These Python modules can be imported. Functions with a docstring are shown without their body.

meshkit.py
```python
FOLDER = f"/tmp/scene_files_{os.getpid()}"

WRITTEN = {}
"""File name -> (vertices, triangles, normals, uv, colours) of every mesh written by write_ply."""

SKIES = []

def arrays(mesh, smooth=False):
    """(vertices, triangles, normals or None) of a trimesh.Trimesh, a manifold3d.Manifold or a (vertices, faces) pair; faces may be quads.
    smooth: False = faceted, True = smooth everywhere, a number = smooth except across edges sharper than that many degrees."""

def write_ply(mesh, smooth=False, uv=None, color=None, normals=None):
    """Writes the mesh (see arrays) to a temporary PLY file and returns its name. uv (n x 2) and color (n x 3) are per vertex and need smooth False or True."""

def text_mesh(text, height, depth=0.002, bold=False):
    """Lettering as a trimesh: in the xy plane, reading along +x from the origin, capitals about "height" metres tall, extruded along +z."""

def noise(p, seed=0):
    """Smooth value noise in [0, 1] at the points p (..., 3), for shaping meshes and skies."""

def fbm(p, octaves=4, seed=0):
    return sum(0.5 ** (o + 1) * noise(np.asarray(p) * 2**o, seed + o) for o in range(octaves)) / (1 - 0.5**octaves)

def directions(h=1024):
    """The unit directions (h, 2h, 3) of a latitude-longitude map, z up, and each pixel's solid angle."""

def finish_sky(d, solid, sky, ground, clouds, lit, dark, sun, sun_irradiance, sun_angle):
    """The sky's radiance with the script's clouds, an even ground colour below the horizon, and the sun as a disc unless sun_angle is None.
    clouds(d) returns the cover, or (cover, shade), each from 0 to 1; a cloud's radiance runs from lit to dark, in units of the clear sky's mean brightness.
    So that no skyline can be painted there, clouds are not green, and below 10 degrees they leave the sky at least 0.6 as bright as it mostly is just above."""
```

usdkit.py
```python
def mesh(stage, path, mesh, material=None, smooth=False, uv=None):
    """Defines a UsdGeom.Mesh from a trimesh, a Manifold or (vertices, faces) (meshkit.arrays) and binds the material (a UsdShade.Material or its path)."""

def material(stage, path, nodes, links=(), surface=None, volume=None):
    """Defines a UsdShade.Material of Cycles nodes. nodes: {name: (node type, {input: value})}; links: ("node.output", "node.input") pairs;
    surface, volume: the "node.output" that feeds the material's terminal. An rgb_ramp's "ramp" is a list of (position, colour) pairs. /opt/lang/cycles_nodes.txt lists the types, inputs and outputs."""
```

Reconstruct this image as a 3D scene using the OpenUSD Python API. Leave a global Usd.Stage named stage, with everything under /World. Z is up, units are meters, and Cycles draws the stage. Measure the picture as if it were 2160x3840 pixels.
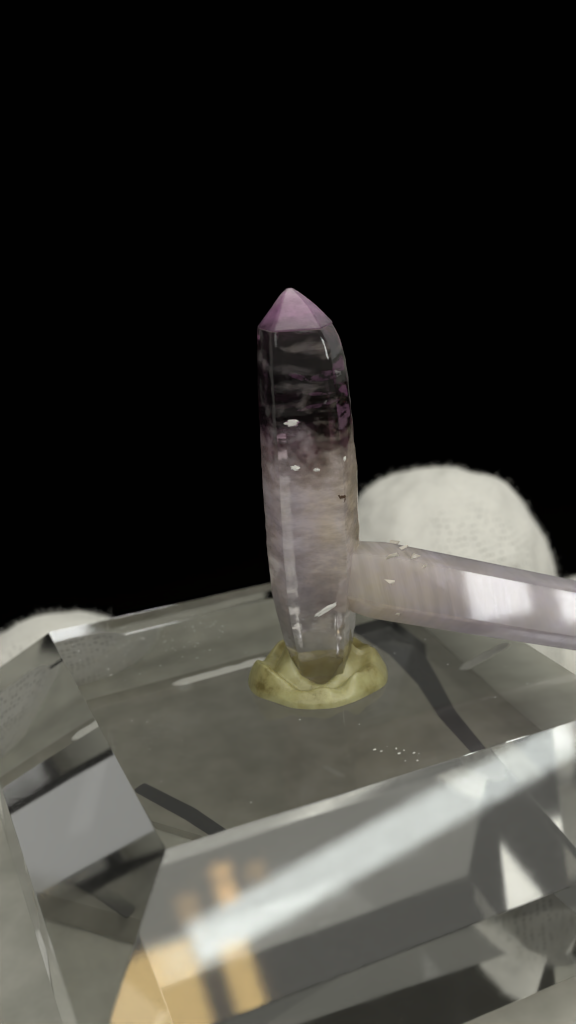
import math, random
import numpy as np, trimesh, usdkit
from meshkit import fbm, noise
from pxr import Usd, UsdGeom, UsdLux, UsdShade, Gf, Sdf, Vt

random.seed(7)
rng = np.random.default_rng(7)
stage = Usd.Stage.CreateInMemory()
UsdGeom.SetStageUpAxis(stage, 'Z')
world = UsdGeom.Xform.Define(stage, '/World')
stage.SetDefaultPrim(world.GetPrim())
UsdGeom.Scope.Define(stage, '/World/Looks')
MM = 0.001                                   # shapes below are written in millimetres

# ---------------------------------------------------------------- camera
cam = UsdGeom.Camera.Define(stage, '/World/camera')
right = np.array([0.91258794, -0.40479565, -0.0576518])
down = np.array([-0.18122315, -0.2740409, -0.94448915])
fwd = np.array([0.36652615, 0.87237725, -0.32344476])
pos = np.array([-27.46403862, -63.72363109, 35.86704349]) * MM
M = np.eye(4)
M[0, :3], M[1, :3], M[2, :3], M[3, :3] = right, -down, -fwd, pos
cam.AddTransformOp().Set(Gf.Matrix4d(M.tolist()))
cam.CreateHorizontalApertureAttr(36.0)
cam.CreateVerticalApertureAttr(64.0)
cam.CreateFocalLengthAttr(64.684)
cam.CreateFStopAttr(56.0)
cam.CreateFocusDistanceAttr(0.0705)
cam.CreateClippingRangeAttr(Gf.Vec2f(0.004, 20.0))
cam.CreateExposureAttr(-0.3)


# ---------------------------------------------------------------- lamps
def lamp(name, at, target, w, h, power, color=(1, 1, 1), along=None):
    """A rectangular lamp at `at` (mm) facing `target`, w x h mm, radiance `power`; `along`: direction of its width."""
    n = sum(str(p.GetName()).startswith(name) for p in world.GetPrim().GetChildren())
    l = UsdLux.RectLight.Define(stage, '/World/' + name + ('_%03d' % n if n else ''))
    at, target = np.array(at, float), np.array(target, float)
    z = at - target
    z /= np.linalg.norm(z)
    x = np.array(along if along is not None else (1, 0, 0), float)
    x -= z * (x @ z)
    x /= np.linalg.norm(x)
    y = np.cross(z, x)
    m = np.eye(4)
    m[0, :3], m[1, :3], m[2, :3], m[3, :3] = x, y, z, at * MM
    l.AddTransformOp().Set(Gf.Matrix4d(m.tolist()))
    l.CreateWidthAttr(w * MM)
    l.CreateHeightAttr(h * MM)
    l.CreateIntensityAttr(power)
    l.CreateColorAttr(Gf.Vec3f(*color))
    l.CreateNormalizeAttr(False)
    return l


lamp('ceiling_panel', (60, -120, 330), (0, 0, 0), 420, 420, 2.4, (1.0, .985, .89))  # unseen overhead panel added for general brightness
lamp('tube_lamp', (108, -187, 200), (108, -100, 0), 146, 13, 15.0, (.93, 1.0, .97), along=(140, 26, 0))  # added lamp whose mirror image makes the white bar on the front bevel
lamp('front_window', (-190, -210, 190), (0, 0, 10), 190, 190, 2.1, (1.0, .98, .96))  # unseen fill added near the camera to brighten the crystals
lamp('small_panel_lamp', (20, -193, 75), (12, -10, 6), 15, 40, 14.0, (.97, .98, 1.0))
lamp('small_panel_lamp', (44, -195, 71), (14, -10, 6), 19, 40, 14.0, (.97, .98, 1.0))
lamp('back_softbox', (262, 150, 165), (2, 20, 0), 120, 370, .3, (.98, .98, 1.0), along=(150, -262, 0))  # unseen light added to brighten the left bevel through the block
lamp('warm_lamp', (24, -222, 200), (0, -20, 0), 30, 34, 14.0, (1.0, .68, .24))
lamp('warm_strip_lamp', (52, -224, 200), (0, -20, 0), 9, 26, 14.0, (1.0, .68, .24))


for at_, w_, h_, p_ in (((48, -180, 200), 6, 4, 13), ((49, -188, 200), 6, 5.5, 16), ((37, -189, 200), 6, 8, 5), ((59, -184, 200), 6, 6, 4)):
    lamp('warm_bulb', at_, (0, -20, 0), w_, h_, p_, (1.0, .6, .22))  # small lamps added only to mirror as amber glints
room = UsdLux.DomeLight.Define(stage, '/World/room_light')          # dim even light of the room around the backdrop
room.CreateIntensityAttr(.06)
room.CreateColorAttr(Gf.Vec3f(1.0, .99, .88))

# ---------------------------------------------------------------- helpers
def material(name, nodes, links=(), surface=None, volume=None):
    return usdkit.material(stage, '/World/Looks/' + name, nodes, links, surface, volume)


used = {}


def numbered(path):
    n = used.get(path, 0)
    used[path] = n + 1
    return path if n == 0 else f'{path}_{n:03d}'


def tag(prim, label=None, cat=None, group=None, kind=None):
    p = prim.GetPrim() if hasattr(prim, 'GetPrim') else prim
    for k, v in (('label', label), ('category', cat), ('group', group), ('kind', kind)):
        if v:
            p.SetCustomDataByKey(k, v)
    return p


def thing(name, label, cat):
    x = UsdGeom.Xform.Define(stage, numbered('/World/' + name))
    tag(x, label, cat)
    return str(x.GetPath())


def part(name, mesh, mat, parent='/World', smooth=False, label=None):
    if isinstance(mesh, tuple):
        v, f = np.asarray(mesh[0], float), np.asarray(mesh[1], int)
    else:
        v, f = np.asarray(mesh.vertices, float), np.asarray(mesh.faces, int)
    m = usdkit.mesh(stage, numbered(parent + '/' + name), (v * MM, f), mat, smooth=smooth)
    if label:
        tag(m, label)
    return m


def hull(pts):
    m = trimesh.convex.convex_hull(np.array(pts, float))
    trimesh.repair.fix_normals(m)
    return m


def ring_mesh(rings, cap_bottom=True, cap_top=True):
    """Closed skin over equal rings of points, counter-clockwise from above, bottom to top."""
    n, k = len(rings[0]), len(rings)
    v = np.vstack(rings)
    f = []
    for i in range(k - 1):
        for j in range(n):
            a, b = i * n + j, i * n + (j + 1) % n
            f += [(a, b, b + n), (a, b + n, a + n)]
    v = list(v)
    if cap_bottom:
        v.append(np.mean(rings[0], 0)); c = len(v) - 1
        f += [(c, (j + 1) % n, j) for j in range(n)]
    if cap_top:
        v.append(np.mean(rings[-1], 0)); c = len(v) - 1
        o = (k - 1) * n
        f += [(c, o + j, o + (j + 1) % n) for j in range(n)]
    return np.array(v), np.array(f)


COORD = {'tc': ('texture_coordinate', {}), 'mm': ('vector_math', {'math_type': 'scale', 'scale': 1000.0})}
COORDL = [('tc.object', 'mm.vector1')]

# ---------------------------------------------------------------- materials
backdrop_mat = material('black_backdrop', {'p': ('principled_bsdf', {'base_color': (.0006, .0006, .0006), 'roughness': 1.0, 'specular_ior_level': 0.0})}, surface='p.BSDF')
table_mat = material('dark_table', {'p': ('principled_bsdf', {'base_color': (.001, .001, .001), 'roughness': 1.0, 'specular_ior_level': 0.0})}, surface='p.BSDF')

acrylic = material('acrylic', {
    **COORD,
    'n': ('noise_texture', {'scale': .14, 'detail': 1.0}),
    's': ('noise_texture', {'scale': .35, 'detail': 6.0, 'roughness': .7}),
    'sr': ('map_range', {'from_min': .35, 'from_max': .7, 'to_min': .03, 'to_max': .06, 'clamp': True}),
    'a': ('absorption_volume', {'color': (0, 0, 0), 'density': 8.0}),
    'b': ('bump', {'strength': .009, 'distance': .0004}),
    'p': ('principled_bsdf', {'base_color': (.985, .99, .97), 'ior': 1.49, 'transmission_weight': 1.0}),
}, COORDL + [('mm.vector', 'n.vector'), ('n.fac', 'b.height'), ('b.normal', 'p.normal'), ('mm.vector', 's.vector'), ('s.fac', 'sr.value'), ('sr.result', 'p.roughness')], surface='p.BSDF', volume='a.volume')

knit = material('white_knit', {
    **COORD,
    'n': ('noise_texture', {'scale': .5, 'detail': 4.0}),
    'v': ('voronoi_texture', {'scale': 1.95, 'randomness': .3}),
    'n3': ('noise_texture', {'scale': .11, 'detail': 2.0}),
    'k': ('rgb_ramp', {'ramp': [(.45, (0, 0, 0)), (.6, (.8, .8, .8))]}),
    'c': ('mix_color', {'a': (.69, .69, .66)}),
    'r': ('rgb_ramp', {'ramp': [(0.0, (.15, .15, .14)), (.2, (.3, .3, .28)), (.4, (.69, .69, .66)), (1, (.69, .69, .66))]}),
    'b': ('bump', {'strength': .5, 'distance': .0002}),
    'p': ('principled_bsdf', {'roughness': .95, 'sheen_weight': .3, 'specular_ior_level': .1}),
}, COORDL + [('mm.vector', 'n.vector'), ('mm.vector', 'v.vector'), ('v.distance', 'r.fac'), ('r.color', 'c.b'), ('mm.vector', 'n3.vector'), ('n3.fac', 'k.fac'), ('k.color', 'c.fac'), ('c.result', 'p.base_color'), ('n.fac', 'b.height'), ('b.normal', 'p.normal')], surface='p.BSDF')

putty_mat = material('putty', {
    **COORD,
    'n': ('noise_texture', {'scale': .6, 'detail': 5.0, 'roughness': .6}),
    'r': ('rgb_ramp', {'ramp': [(.28, (.13, .11, .035)), (.42, (.27, .25, .11)), (.6, (.35, .335, .165)), (1, (.42, .405, .23))]}),
    'b': ('bump', {'strength': .35, 'distance': .0003}),
    'p': ('principled_bsdf', {'roughness': .33, 'subsurface_weight': .25, 'subsurface_radius': (1.0, .7, .25), 'subsurface_scale': .0008}),
}, COORDL + [('mm.vector', 'n.vector'), ('n.fac', 'r.fac'), ('r.color', 'p.base_color'), ('n.fac', 'b.height'), ('b.normal', 'p.normal')], surface='p.BSDF')


def quartz(name, ramp_z, stretch, col_a, col_b, axis='z', bump=.3, gloss=.1, smear=.3, smear_scale=(.35, .35, .9), tint_at=(15, 20), tint=(.5, .22, .45), blotch=(.72, 1.2), warm=(-2.2, 3.2)):
    """Clear quartz turning milky along an axis: ramp_z = [(mm, milkiness)], broken up by drawn-out noise."""
    z0, z1 = ramp_z[0][0], ramp_z[-1][0]
    nodes = {
        **COORD,
        'xyz': ('separate_xyz', {}),
        'map': ('mapping', {'scale': stretch}),
        'n': ('noise_texture', {'scale': 1.0, 'detail': 4.0, 'roughness': .6}),
        'n2': ('noise_texture', {'scale': .36, 'detail': 5.0, 'roughness': .6}),
        'wob': ('math', {'math_type': 'multiply_add', 'value2': 11.0, 'value3': -5.5}),
        'add': ('math', {'math_type': 'add'}),
        'mr': ('map_range', {'from_min': z0, 'from_max': z1, 'clamp': True}),
        'rz': ('rgb_ramp', {'ramp': [((z - z0) / (z1 - z0), (m, m, m)) for z, m in ramp_z]}),
        'ct': ('rgb_ramp', {'ramp': [(.35, (blotch[0],) * 3), (.65, (blotch[1],) * 3)]}),
        'fac0': ('math', {'math_type': 'multiply', 'use_clamp': True}),
        'sm': ('rgb_ramp', {'ramp': [(.54, (0, 0, 0)), (.68, (1, 1, 1))]}),
        'smap': ('mapping', {'scale': smear_scale, 'location': (3.3, 1.1, 4.7)}),
        'sn': ('noise_texture', {'scale': 1.0, 'detail': 5.0, 'roughness': .55, 'distortion': .6}),
        'fac': ('math', {'math_type': 'multiply_add', 'value2': smear, 'use_clamp': True}),
        'xr': ('map_range', {'from_min': warm[0], 'from_max': warm[1], 'clamp': True}),
        'xadd': ('math', {'math_type': 'multiply_add', 'value2': .6}),
        'col': ('mix_color', {'blend_type': 'mix', 'a': col_a, 'b': col_b}),
        'cr': ('rgb_ramp', {'ramp': [(.38, (0, 0, 0)), (.62, (.4, .4, .4))]}),
        'milk': ('principled_bsdf', {'roughness': gloss, 'ior': 1.54, 'subsurface_weight': 1.0, 'subsurface_radius': (1.0, .9, .9), 'subsurface_scale': .0016}),
        'b': ('bump', {'strength': bump, 'distance': .00012}),
        'g': ('principled_bsdf', {'roughness': .05, 'ior': 1.544, 'transmission_weight': 1.0}),
        'gz': ('map_range', {'from_min': tint_at[0], 'from_max': tint_at[1], 'clamp': True}),
        'gc': ('mix_color', {'a': (.95, .93, .95), 'b': tint}),
        'out': ('mix_closure', {}),
    }
    links = COORDL + [
        ('mm.vector', 'xyz.vector'), ('mm.vector', 'map.vector'), ('map.vector', 'n.vector'), ('mm.vector', 'n2.vector'),
        ('n2.fac', 'wob.value1'), ('wob.value', 'add.value1'), ('xyz.' + axis, 'add.value2'), ('add.value', 'mr.value'), ('mr.result', 'rz.fac'),
        ('n.fac', 'ct.fac'), ('rz.color', 'fac0.value1'), ('ct.color', 'fac0.value2'), ('mm.vector', 'smap.vector'), ('smap.vector', 'sn.vector'), ('sn.fac', 'sm.fac'), ('sm.color', 'fac.value1'), ('fac0.value', 'fac.value3'),
        ('n2.fac', 'cr.fac'), ('xyz.x', 'xr.value'), ('xr.result', 'xadd.value1'), ('cr.color', 'xadd.value3'), ('xadd.value', 'col.fac'), ('col.result', 'milk.base_color'),
        ('n.fac', 'b.height'), ('b.normal', 'g.normal'), ('b.normal', 'milk.normal'), ('xyz.' + axis, 'gz.value'), ('gz.result', 'gc.fac'), ('gc.result', 'g.base_color'),
        ('fac.value', 'out.fac'), ('g.BSDF', 'out.closure1'), ('milk.BSDF', 'out.closure2')]
    return material(name, nodes, links, surface='out.closure')


main_quartz = quartz('main_quartz', [(0, .04), (3, .06), (6, .3), (10, .62), (15.2, .64), (17.2, .34), (18.6, .01), (22, .01), (26, .02)], (.45, .45, 1.2), (.66, .56, .67), (.80, .58, .37), bump=.16, gloss=.08, smear=.14)
side_quartz = quartz('side_quartz', [(2, .75), (9, .55), (15, .45), (24, .4)], (1.5, .12, .12), (.46, .40, .51), (.64, .51, .39), axis='x', tint_at=(0, 30), tint=(.93, .9, .95), bump=.010, gloss=.03, blotch=(.88, 1.1), warm=(9, 2), smear=.12, smear_scale=(.3, .3, .3))
tip_quartz = quartz('tip_quartz', [(25.4, .6), (25.8, .75), (27, .8), (28, .8)], (.5, .5, 1.2), (.27, .11, .245), (.36, .19, .325), smear=0.0, bump=.5)
flake_mat = material('white_flake', {'p': ('principled_bsdf', {'base_color': (.8, .8, .78), 'roughness': .3})}, surface='p.BSDF')
speck_mat = material('brown_speck', {'p': ('principled_bsdf', {'base_color': (.09, .05, .03), 'roughness': .5})}, surface='p.BSDF')

# ---------------------------------------------------------------- setting: black backdrop and dark table
X, Z = 900.0, 520.0
back = trimesh.util.concatenate([
    trimesh.creation.box((420, 3, 230), trimesh.transformations.translation_matrix((80, 262, 27)))])
t = part('backdrop', back, backdrop_mat)
tag(t, 'plain black backdrop behind the crystal', None, kind='structure')
t = part('table_top', trimesh.creation.box((1800, 900, 6), trimesh.transformations.translation_matrix((0, -195, -75))), table_mat)
tag(t, 'dark table surface below the white fabric', None, kind='structure')

# ---------------------------------------------------------------- acrylic block
T, D, S, SB = 20.0, 6.5, 16.0, 16.0
O = S + D
pts = []
for sx in (-1, 1):
    for sy in (-1, 1):
        e = .09
        pts += [(sx * (S - .4 * e), sy * (S - .4 * e), -e), (sx * (O - e), sy * (O - e), -D - .4 * e), (sx * (O - e), sy * (O - e), -T + D + .4 * e), (sx * (SB - .4 * e), sy * (SB - .4 * e), -T + e)]
blk = thing('acrylic_block', 'clear faceted acrylic display stand with the crystal and putty on its flat top', 'display block')
ball = trimesh.creation.icosphere(2, .09).vertices             # slightly rounded edges that catch the light
part('block_body', hull(np.vstack([np.array(p) + ball for p in pts])), acrylic, blk)

# ---------------------------------------------------------------- crystals
H = np.array([.387, .922, 0]); H /= np.linalg.norm(H)       # horizontal, away from the viewer
R = np.array([H[1], -H[0], 0.])                             # horizontal, to the viewer's right


def hex_ring(center, r, axis_u, axis_v, angles, rounding=.1, n=72):
    """A rounded irregular hexagon of circumradius r in the plane of axis_u, axis_v."""
    from shapely.geometry import Polygon
    a = np.radians(angles)
    poly = Polygon(np.stack([np.cos(a), np.sin(a)], 1)).buffer(-rounding).buffer(rounding, 6)
    out = []
    for t in np.linspace(0, 2 * np.pi, n, endpoint=False):
        d = np.array([math.cos(t), math.sin(t)])
        lo, hi = 0., 1.5
        e = np.array(poly.exterior.coords)
        p, q = e[:-1], e[1:]
        den = d[0] * (q - p)[:, 1] - d[1] * (q - p)[:, 0]
        with np.errstate(divide='ignore', invalid='ignore'):
            s = (p[:, 0] * (q - p)[:, 1] - p[:, 1] * (q - p)[:, 0]) / den
            m = (p[:, 0] * d[1] - p[:, 1] * d[0]) / den
        ok = (s > 0) & (m >= -1e-6) & (m <= 1 + 1e-6)
        out.append(d * s[ok].max())
    e = np.array(out)
    return np.asarray(center) + r * (e[:, :1] * axis_u + e[:, 1:] * axis_v)


# z, centre offset to the viewer's right, half width
PROFILE = [(-.0, .2, 2.15), (1.2, .25, 2.3), (3.0, .2, 2.5), (5.1, .16, 2.85), (7.1, .15, 3.12), (10.2, .18, 3.23), (13.1, .17, 3.24), (16, .18, 3.22), (18.8, .12, 3.12), (21.5, .07, 3.03), (23.3, .01, 2.9), (24.5, -.08, 2.72), (25.5, -.28, 2.44)]
pz, pc, pr = np.array(PROFILE).T
ANG = [-128, -52, 8, 62, 118, 176]           # hexagon corners: 0 = viewer's right, -90 = towards the viewer
specimen = thing('amethyst_crystal', 'milky amethyst crystal with violet tip and a second crystal branching right', 'crystal')


def axis_at(z):
    return np.array([.17, -2.2, 0]) * 1.0 + R * (np.interp(z, pz, pc) - .17) + np.array([0, 0, z])


rings = []
for z in np.concatenate([np.linspace(.05, 25.5, 64)]):
    r = np.interp(z, pz, pr) * (1 + .012 * (noise(np.array([[z * 1.3, 0, 0]]))[0] - .5))
    g = hex_ring(axis_at(z), r * 1.03, R, H, ANG)
    rings.append(g)
v, f = ring_mesh(rings)
k = fbm(v * [.5, .5, 1.6], 3, 5) - .5
ctr = np.array([axis_at(z) for z in v[:, 2]])
out = v - ctr
out[:, 2] = 0
v = v + out * (k * .05)[:, None]
main_vf = (v, f)
part('main_crystal', (v, f), main_quartz, specimen, smooth=28)

rings = []
TIP = [(25.53, -.25, 2.44), (25.62, -.25, 2.45), (26.2, -.27, 1.95), (26.8, -.3, 1.42), (27.3, -.4, .95), (27.7, -.47, .52), (27.95, -.5, .16)]
tz, tcx, tr = np.array(TIP).T
for z in np.concatenate([[25.53, 25.62], np.linspace(25.7, 27.95, 22)]):
    c = np.array([.17, -2.2, 0]) + R * (np.interp(z, tz, tcx) - .17) + np.array([0, 0, z])
    rings.append(hex_ring(c, np.interp(z, tz, tr) * 1.02, R, H, ANG, rounding=.06))
v, f = ring_mesh(rings)
part('crystal_tip', (v, f), tip_quartz, specimen, smooth=28, label='opaque violet pyramid tip')

# side crystal
A0, A1 = np.array([1.6, -2.8, 8.1]), np.array([24.5, -12.3, 1.55])
ax = (A1 - A0) / np.linalg.norm(A1 - A0)
up2 = np.array([0, 0, 1.]) - ax * ax[2]; up2 /= np.linalg.norm(up2)
to2 = np.cross(ax, up2)                       # away from or towards the viewer
if to2 @ H > 0:
    to2 = -to2                                # towards the viewer
rings = []
L = np.linalg.norm(A1 - A0)
ANG2 = [29, 107, 160, 209, 287, 340]
for s in np.linspace(0, L, 48):
    r = np.interp(s, [0, 3, 8, L], [2.3, 2.75, 2.68, 2.32])
    rings.append(hex_ring(A0 + ax * s, r, up2, to2, ANG2, rounding=.035))
v, f = ring_mesh(rings)
m = trimesh.Trimesh(v, f, process=False)
if m.volume < 0:
    f = f[:, ::-1]
k = fbm(v * [1.1, .5, .5], 3, 9) - .5
lc = A0 + ((v - A0) @ ax)[:, None] * ax
v = v + (v - lc) * (k * .0)[:, None]
part('side_crystal', (v, f), side_quartz, specimen, smooth=28, label='paler crystal branching off to the right')

# ---------------------------------------------------------------- putty
C = np.array([-.1, -2.1, 0])
nt, nr = 160, 44
v = np.zeros((nt * nr, 3))
for i in range(nt):
    th = 2 * np.pi * i / nt
    d = R * math.cos(th) + H * math.sin(th)
    q = np.array([[math.cos(th) * 1.3 + 3, math.sin(th) * 1.3, 0]])
    ro = 4.75 + 1.0 * (fbm(q, 3, 3)[0] - .5) * 2 * .5 + .3 * math.cos(th) + .7 * math.exp(-((th - 3.5) / .7) ** 2)
    if math.sin(th) > 0:
        ro *= .93
    ri = 1.9
    climb = 1.35 + 2.6 * math.exp(-((th - .12) / .3) ** 2) + 1.6 * math.exp(-((th - 2 * np.pi + -.12) / .3) ** 2) + 1.5 * math.exp(-((th - 2.9) / .45) ** 2) - 1.6 * math.exp(-((th - 4.7) / .8) ** 2)
    for j in range(nr):
        u = j / (nr - 1)
        r = ri + (ro - ri) * u
        rim = .95 * math.sqrt(max(0, 1 - (max(0, (u - .62)) / .38) ** 2)) if u > .62 else .95
        z = rim * (.62 + .38 * min(1, u / .55)) + climb * math.exp(-(u / .4) ** 1.25) * .95
        p = C + d * r
        w = fbm(np.array([[p[0] * .42, p[1] * .42, 2.]]), 2, 11)[0] - .5
        z += .35 * math.exp(-((u - .72) / .16) ** 2) - .5 * math.exp(-((u - .38) / .14) ** 2) * (.5 + .5 * math.cos(th - 4.3))
        z = max(0, z + w * 2.2 * min(1, (1 - u) * 4))
        v[i * nr + j] = p + np.array([0, 0, z + .02])
f = []
for i in range(nt):
    for j in range(nr - 1):
        a, b = i * nr + j, ((i + 1) % nt) * nr + j
        f += [(a, a + 1, b + 1), (a, b + 1, b)]
n0 = len(v)
bot = v.copy(); bot[:, 2] = .02
v = np.vstack([v, bot[0::nr]])                # inner foot
for i in range(nt):
    a, b = i * nr, ((i + 1) % nt) * nr
    ca, cb = n0 + i, n0 + (i + 1) % nt
    f += [(a, b, cb), (a, cb, ca)]
    oa, ob = i * nr + nr - 1, ((i + 1) % nt) * nr + nr - 1
    f += [(ca, cb, ob), (ca, ob, oa)]
m = trimesh.Trimesh(v, f, process=False)
trimesh.repair.fix_normals(m)
t = part('mounting_putty', m, putty_mat, smooth=60)
tag(t, 'yellowish olive putty lump gripping the crystal base on the clear block', 'putty')

# ---------------------------------------------------------------- white knit fabric
def finger(base, tip, r0, r1, seed, amp=.5):
    base, tip = np.array(base, float), np.array(tip, float)
    a = (tip - base); L = np.linalg.norm(a); a /= L
    x = np.cross(a, [0, 1, 0.2]); x /= np.linalg.norm(x)
    y = np.cross(a, x)
    rs = []
    for s in np.concatenate([np.linspace(0, L - r1, 30), L - r1 + r1 * np.sin(np.linspace(.06, np.pi / 2 - .02, 26))]):
        r = r0 + (r1 - r0) * min(1, s / (L - r1))
        if s > L - r1:
            r = r1 * math.sqrt(max(1e-4, 1 - ((s - (L - r1)) / r1) ** 2))
        t = np.linspace(0, 2 * np.pi, 96, endpoint=False)
        rs.append(base + a * s + r * (np.cos(t)[:, None] * x + np.sin(t)[:, None] * y))
    v, f = ring_mesh(rs)
    m = trimesh.Trimesh(v, f, process=False)
    if m.volume < 0:
        f = f[:, ::-1]
    m = trimesh.Trimesh(v, f, process=False)
    n = m.vertex_normals
    v = v + n * ((fbm(v * .22, 3, seed) - .5) * amp * 2 + (fbm(v * 1.7, 2, seed + 1) - .5) * .18)[:, None]
    return trimesh.Trimesh(v, f, process=False)


def fuzz(m, count, parent, seed, length=.38):
    """Loose fibres standing off the fabric."""
    g = np.random.default_rng(seed)
    p, fi = trimesh.sample.sample_surface(m, count, seed=seed)
    n = m.face_normals[fi]
    t = g.normal(size=(count, 3)) * .6
    l = length * g.uniform(.3, 1, (count, 1))
    a, b, c = p, p + (n + t * .4) * l * .5, p + (n + t) * l
    q = np.stack([a, b, c], 1).reshape(-1, 3) * MM
    cv = UsdGeom.BasisCurves.Define(stage, parent + '/fibres')
    cv.CreateTypeAttr('linear')
    cv.CreatePointsAttr(Vt.Vec3fArray.FromNumpy(q.astype(np.float32)))
    cv.CreateCurveVertexCountsAttr(Vt.IntArray.FromNumpy(np.full(count, 3, np.int32)))
    cv.CreateWidthsAttr(Vt.FloatArray([.000014]))
    cv.SetWidthsInterpolation('constant')
    UsdShade.MaterialBindingAPI.Apply(cv.GetPrim()).Bind(knit)
    tag(cv, kind='stuff')


b1 = thing('knit_fabric', 'large round white knit fabric bulge rising behind the side crystal', 'fabric')
m = finger((36, 34, -48), (27.9, 28.2, 2.3), 14.0, 12.5, 21, amp=1.0)
part('fabric_body', m, knit, b1, smooth=True)
fuzz(m, 26000, b1, 3)
b2 = thing('knit_fabric', 'low white knit fabric bulge peeking over the back left corner of the block', 'fabric')
m = finger((-15, 36, -55), (-12.5, 30.5, -6.3), 12.5, 11.5, 31)
part('fabric_body', m, knit, b2, smooth=True)
fuzz(m, 20000, b2, 4)

b3 = thing('knit_fabric', 'white fabric fold at the right edge under the end of the side crystal', 'fabric')
m = finger((52, 30, -60), (53.5, 31, -16.3), 13, 12, 51)
part('fabric_body', m, knit, b3, smooth=True)
fuzz(m, 12000, b3, 5)

# dark grey cloth the block rests on
cloth_mat = material('grey_cloth', {**COORD, 'n': ('noise_texture', {'scale': .3, 'detail': 6.0}), 'r': ('rgb_ramp', {'ramp': [(.3, (.38, .38, .34)), (.7, (.5, .495, .45))]}), 'p': ('principled_bsdf', {'roughness': .95, 'specular_ior_level': .1})}, COORDL + [('mm.vector', 'n.vector'), ('n.fac', 'r.fac'), ('r.color', 'p.base_color')], surface='p.BSDF')
nx, ny = 150, 120
xs, ys = np.linspace(-60, 70, nx), np.linspace(-48, 60, ny)
gx, gy = np.meshgrid(xs, ys)
P = np.stack([gx, gy, 0 * gx], -1).reshape(-1, 3)
edge = np.clip((np.hypot((P[:, 0] - 5) / 1.1, P[:, 1] - 2) - 38) / 14, 0, 1)
hgt = -21.6 + (fbm(P * .06, 3, 41) - .5) * 3.0 - edge ** 2 * 40
ridge = np.clip((P[:, 1] - 22) / 8, 0, 1)
hgt += ridge * ridge * (3 - 2 * ridge) * 6
flat = np.clip((np.maximum(abs(P[:, 0]), abs(P[:, 1])) - 19) / 5, 0, 1)
hgt = -20.6 * (1 - flat) + hgt * flat
v = np.c_[P[:, :2], hgt]
f = []
for j in range(ny - 1):
    for i in range(nx - 1):
        a = j * nx + i
        f += [(a, a + 1, a + nx + 1), (a, a + nx + 1, a + nx)]
f = np.array(f)
low = v - [0, 0, 2.5]
n = len(v)
rim = list(range(nx)) + [j * nx + nx - 1 for j in range(1, ny)] + [(ny - 1) * nx + i for i in range(nx - 2, -1, -1)] + [j * nx for j in range(ny - 2, 0, -1)]
side = []
for a, b in zip(rim, rim[1:] + rim[:1]):
    side += [(b, a, a + n), (b, a + n, b + n)]
m = trimesh.Trimesh(np.vstack([v, low]), np.vstack([f, f[:, ::-1] + n, np.array(side)]), process=False)
t = part('grey_cloth', m, cloth_mat, smooth=60)
tag(t, 'grey cloth spread beneath and around the clear block', 'cloth')

dim_fabric_mat = material('dim_fabric_grey', {**COORD, 'n': ('noise_texture', {'scale': .35, 'detail': 5.0}), 'r': ('rgb_ramp', {'ramp': [(.3, (.25, .243, .21)), (.7, (.33, .322, .285))]}), 'p': ('principled_bsdf', {'roughness': .95, 'specular_ior_level': .1})}, COORDL + [('mm.vector', 'n.vector'), ('n.fac', 'r.fac'), ('r.color', 'p.base_color')], surface='p.BSDF')  # grey stands for white fabric in dim light under the block
from shapely.geometry import Polygon
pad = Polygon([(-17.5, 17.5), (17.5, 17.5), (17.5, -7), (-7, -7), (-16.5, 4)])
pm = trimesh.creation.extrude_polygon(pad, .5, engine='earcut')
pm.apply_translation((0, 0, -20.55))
t = part('shade_pad', pm, dim_fabric_mat)
tag(t, 'thin grey pad added under the block, its grey standing for dimly lit white fabric', 'pad')

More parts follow.
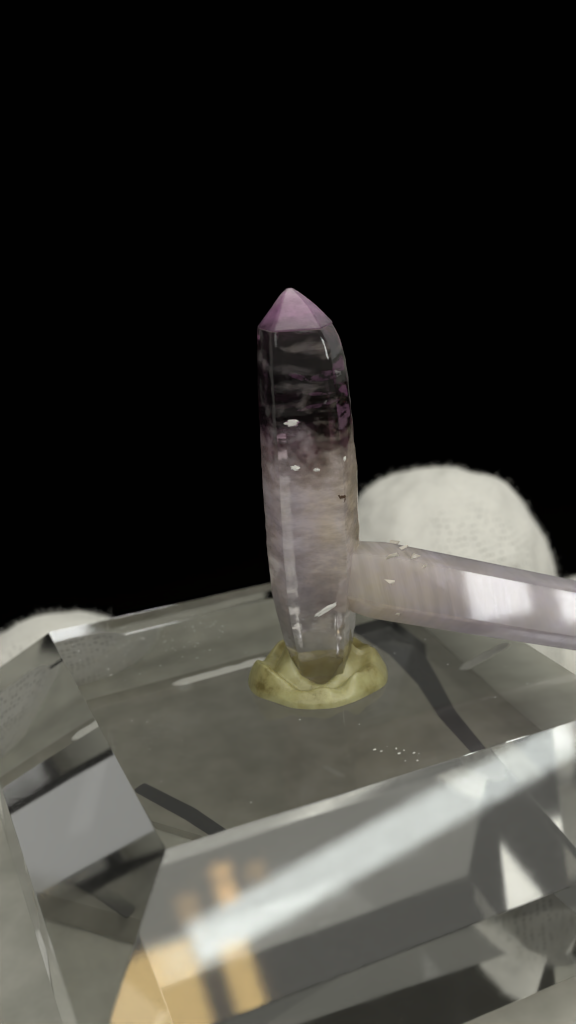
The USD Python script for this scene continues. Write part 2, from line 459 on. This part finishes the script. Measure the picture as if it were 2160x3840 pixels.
# white flakes and a brown speck on the crystal's front faces, white painted light streaks on the block's lower edges, dust
crystal_mesh = trimesh.Trimesh(*main_vf, process=False)
faint_mat = material('faint_veil', {**COORD, 'n': ('noise_texture', {'scale': 2.2, 'detail': 5.0, 'roughness': .65}),
    'r': ('rgb_ramp', {'ramp': [(.42, (0, 0, 0)), (.66, (.75, .75, .75))]}),
    't': ('transparent_bsdf', {}), 'd': ('diffuse_bsdf', {'color': (.5, .48, .5)}), 'm': ('mix_closure', {})},
    COORDL + [('mm.vector', 'n.vector'), ('n.fac', 'r.fac'), ('r.color', 'm.fac'), ('t.BSDF', 'm.closure1'), ('d.BSDF', 'm.closure2')], surface='m.closure')


def on_front(off, z):
    o = axis_at(z) + R * off - H * 12
    hits, _, tri = crystal_mesh.ray.intersects_location([o], [H], multiple_hits=True)
    i = np.argmin((hits - o) @ H)
    return hits[i], crystal_mesh.face_normals[tri[i]]


def flake(off, z, w, h, mat, name='inclusion', tilt=0.):
    p, n = on_front(off, z)
    deep, lean = (.55, .8) if mat is faint_mat else (.02, 0.)
    b = trimesh.creation.icosphere(3)
    q = b.vertices * (1 + (fbm(b.vertices * 2.1 + [off * 7, z, 0], 4, 2) - .5)[:, None] * 1.9)
    up = np.array([0, 0, 1.]) - n * n[2]; up /= np.linalg.norm(up)
    sd = np.cross(up, n)
    sd, up = sd * math.cos(tilt) + up * math.sin(tilt), up * math.cos(tilt) - sd * math.sin(tilt)
    return part(name, (p - n * deep + q[:, :1] * sd * w + q[:, 1:2] * (up + n * lean) * h + q[:, 2:] * n * .05, b.faces), mat, specimen, smooth=True)


for off, z, w, h, mat, tl in [
        (-.95, 19.7, .42, .2, flake_mat, 0), (-1.0, 19.1, .45, .32, faint_mat, 0), (-1.0, 16.7, .3, .16, flake_mat, 0),
        (.4, 16.5, .2, .11, flake_mat, .1), (2.3, 16.9, .26, .16, flake_mat, 0), (.3, 20.6, .75, .12, faint_mat, .2),
        (-.3, 22.6, .6, .16, faint_mat, -.35), (2.0, 20.9, .8, .12, faint_mat, -.15), (.9, 21.4, .6, .12, faint_mat, 0),
        (1.5, 22.6, .8, .3, faint_mat, .1), (.5, 6.4, .75, .18, flake_mat, .55), (-1.7, 7.2, .35, .5, faint_mat, 0)]:
    flake(off, z, w, h, mat, tilt=tl)
flake(2.0, 14.5, .26, .15, speck_mat, name='brown_speck', tilt=-.3)
flake(2.15, 14.2, .18, .12, speck_mat, name='brown_speck', tilt=.5)

streak_mat = material('painted_edge_streak', {'p': ('principled_bsdf', {'base_color': (.92, .91, .88), 'roughness': .6})}, surface='p.BSDF')  # white strips stand for light caught on the block's lower edges


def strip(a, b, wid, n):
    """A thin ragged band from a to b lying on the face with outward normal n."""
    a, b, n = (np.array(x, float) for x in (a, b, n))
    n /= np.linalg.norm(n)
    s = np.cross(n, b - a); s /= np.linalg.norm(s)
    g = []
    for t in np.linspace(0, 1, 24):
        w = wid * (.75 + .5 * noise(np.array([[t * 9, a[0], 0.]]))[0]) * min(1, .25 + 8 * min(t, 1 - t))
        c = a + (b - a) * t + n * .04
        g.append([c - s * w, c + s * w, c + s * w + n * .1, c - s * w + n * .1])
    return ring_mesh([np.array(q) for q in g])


part('painted_edge_streak', strip((-5.9, 16.25, -19.75), (3.5, 16.2, -19.8), .4, (0, .707, -.707)), streak_mat, blk)
part('painted_edge_streak', strip((17.0, 5.6, -19.0), (21.3, 4.5, -14.7), .45, (.707, 0, -.707)), streak_mat, blk)

vs, fs, k = [], [], 0
for _ in range(130):
    b = trimesh.creation.icosphere(0)
    x, y = (rng.uniform(-15, -3), rng.normal(11, 3)) if rng.random() < .75 else (rng.uniform(-15, 15), rng.uniform(-15, 15))
    if _ > 118:  # specks put in for the pale sparkles near the front edge
        x = rng.normal(-.3, .9); y = -13.6 - x * .7 + rng.normal(0, .7)
    if abs(y) > 15.8:
        continue
    sz = rng.uniform(.02, .055) * (1.3 if _ > 118 else 1)
    vs.append(b.vertices * [sz * rng.uniform(1, 2.5), sz, sz * .4] + [x, y, sz * .4]); fs.append(b.faces + k); k += len(b.vertices)
t = part('dust', (np.vstack(vs), np.vstack(fs)), flake_mat)
tag(t, 'fine pale dust specks on top of the clear block, a few standing for sparkles near its front edge', 'dust', kind='stuff')

# chips and broken bits where the two crystals meet
chip_mat = material('cream_chip', {'p': ('principled_bsdf', {'base_color': (.66, .60, .50), 'roughness': .25, 'subsurface_weight': .6, 'subsurface_radius': (1, .9, .8), 'subsurface_scale': .0006})}, surface='p.BSDF')
for t_, a_, w_ in ((3.6, -25, .6), (4.3, -5, .45), (4.9, 20, .5), (3.3, 25, .7), (5.6, 35, .32), (3.2, 70, .55), (4.4, 118, .3)):
    a_ = math.radians(a_)
    c = A0 + ax * t_ + (up2 * math.cos(a_) + to2 * math.sin(a_)) * np.interp(t_, [0, 3, 8], [2.35, 2.75, 2.6])
    q = trimesh.convex.convex_hull(rng.normal(size=(14, 3)) * [w_ * .42, w_ * .22, w_ * .2])
    q.apply_translation(c)
    part('chip', q, chip_mat, specimen)

dark = material('refraction_dark', {'p': ('principled_bsdf', {'base_color': (.06, .061, .065), 'roughness': .9, 'specular_ior_level': .1})}, surface='p.BSDF')  # added strips, coloured dark for the bands refracted inside the block
for poly, lab in (([(12.6, 17.5), (16.2, 17.5), (16.4, 12.0), (14.8, 6.0), (13.4, 1.0), (12.4, -6.8), (11.8, -6.8), (12.3, 1.0), (13.3, 6.0), (13.6, 11.5)], 'thin dark strip added under the clear block for the refracted dark band right of the putty'),
                  ([(-12.9, 3.7), (-12.3, 4.0), (-9.9, -.4), (-8.3, -4.6), (-8.9, -4.8), (-10.5, -1.0)], 'short thin dark strip added for the refracted dark band at the front left corner of the clear block')):
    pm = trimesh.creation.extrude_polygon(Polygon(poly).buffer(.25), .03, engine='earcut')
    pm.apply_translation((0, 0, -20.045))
    tag(part('refraction_band', pm, dark), lab, 'strip')
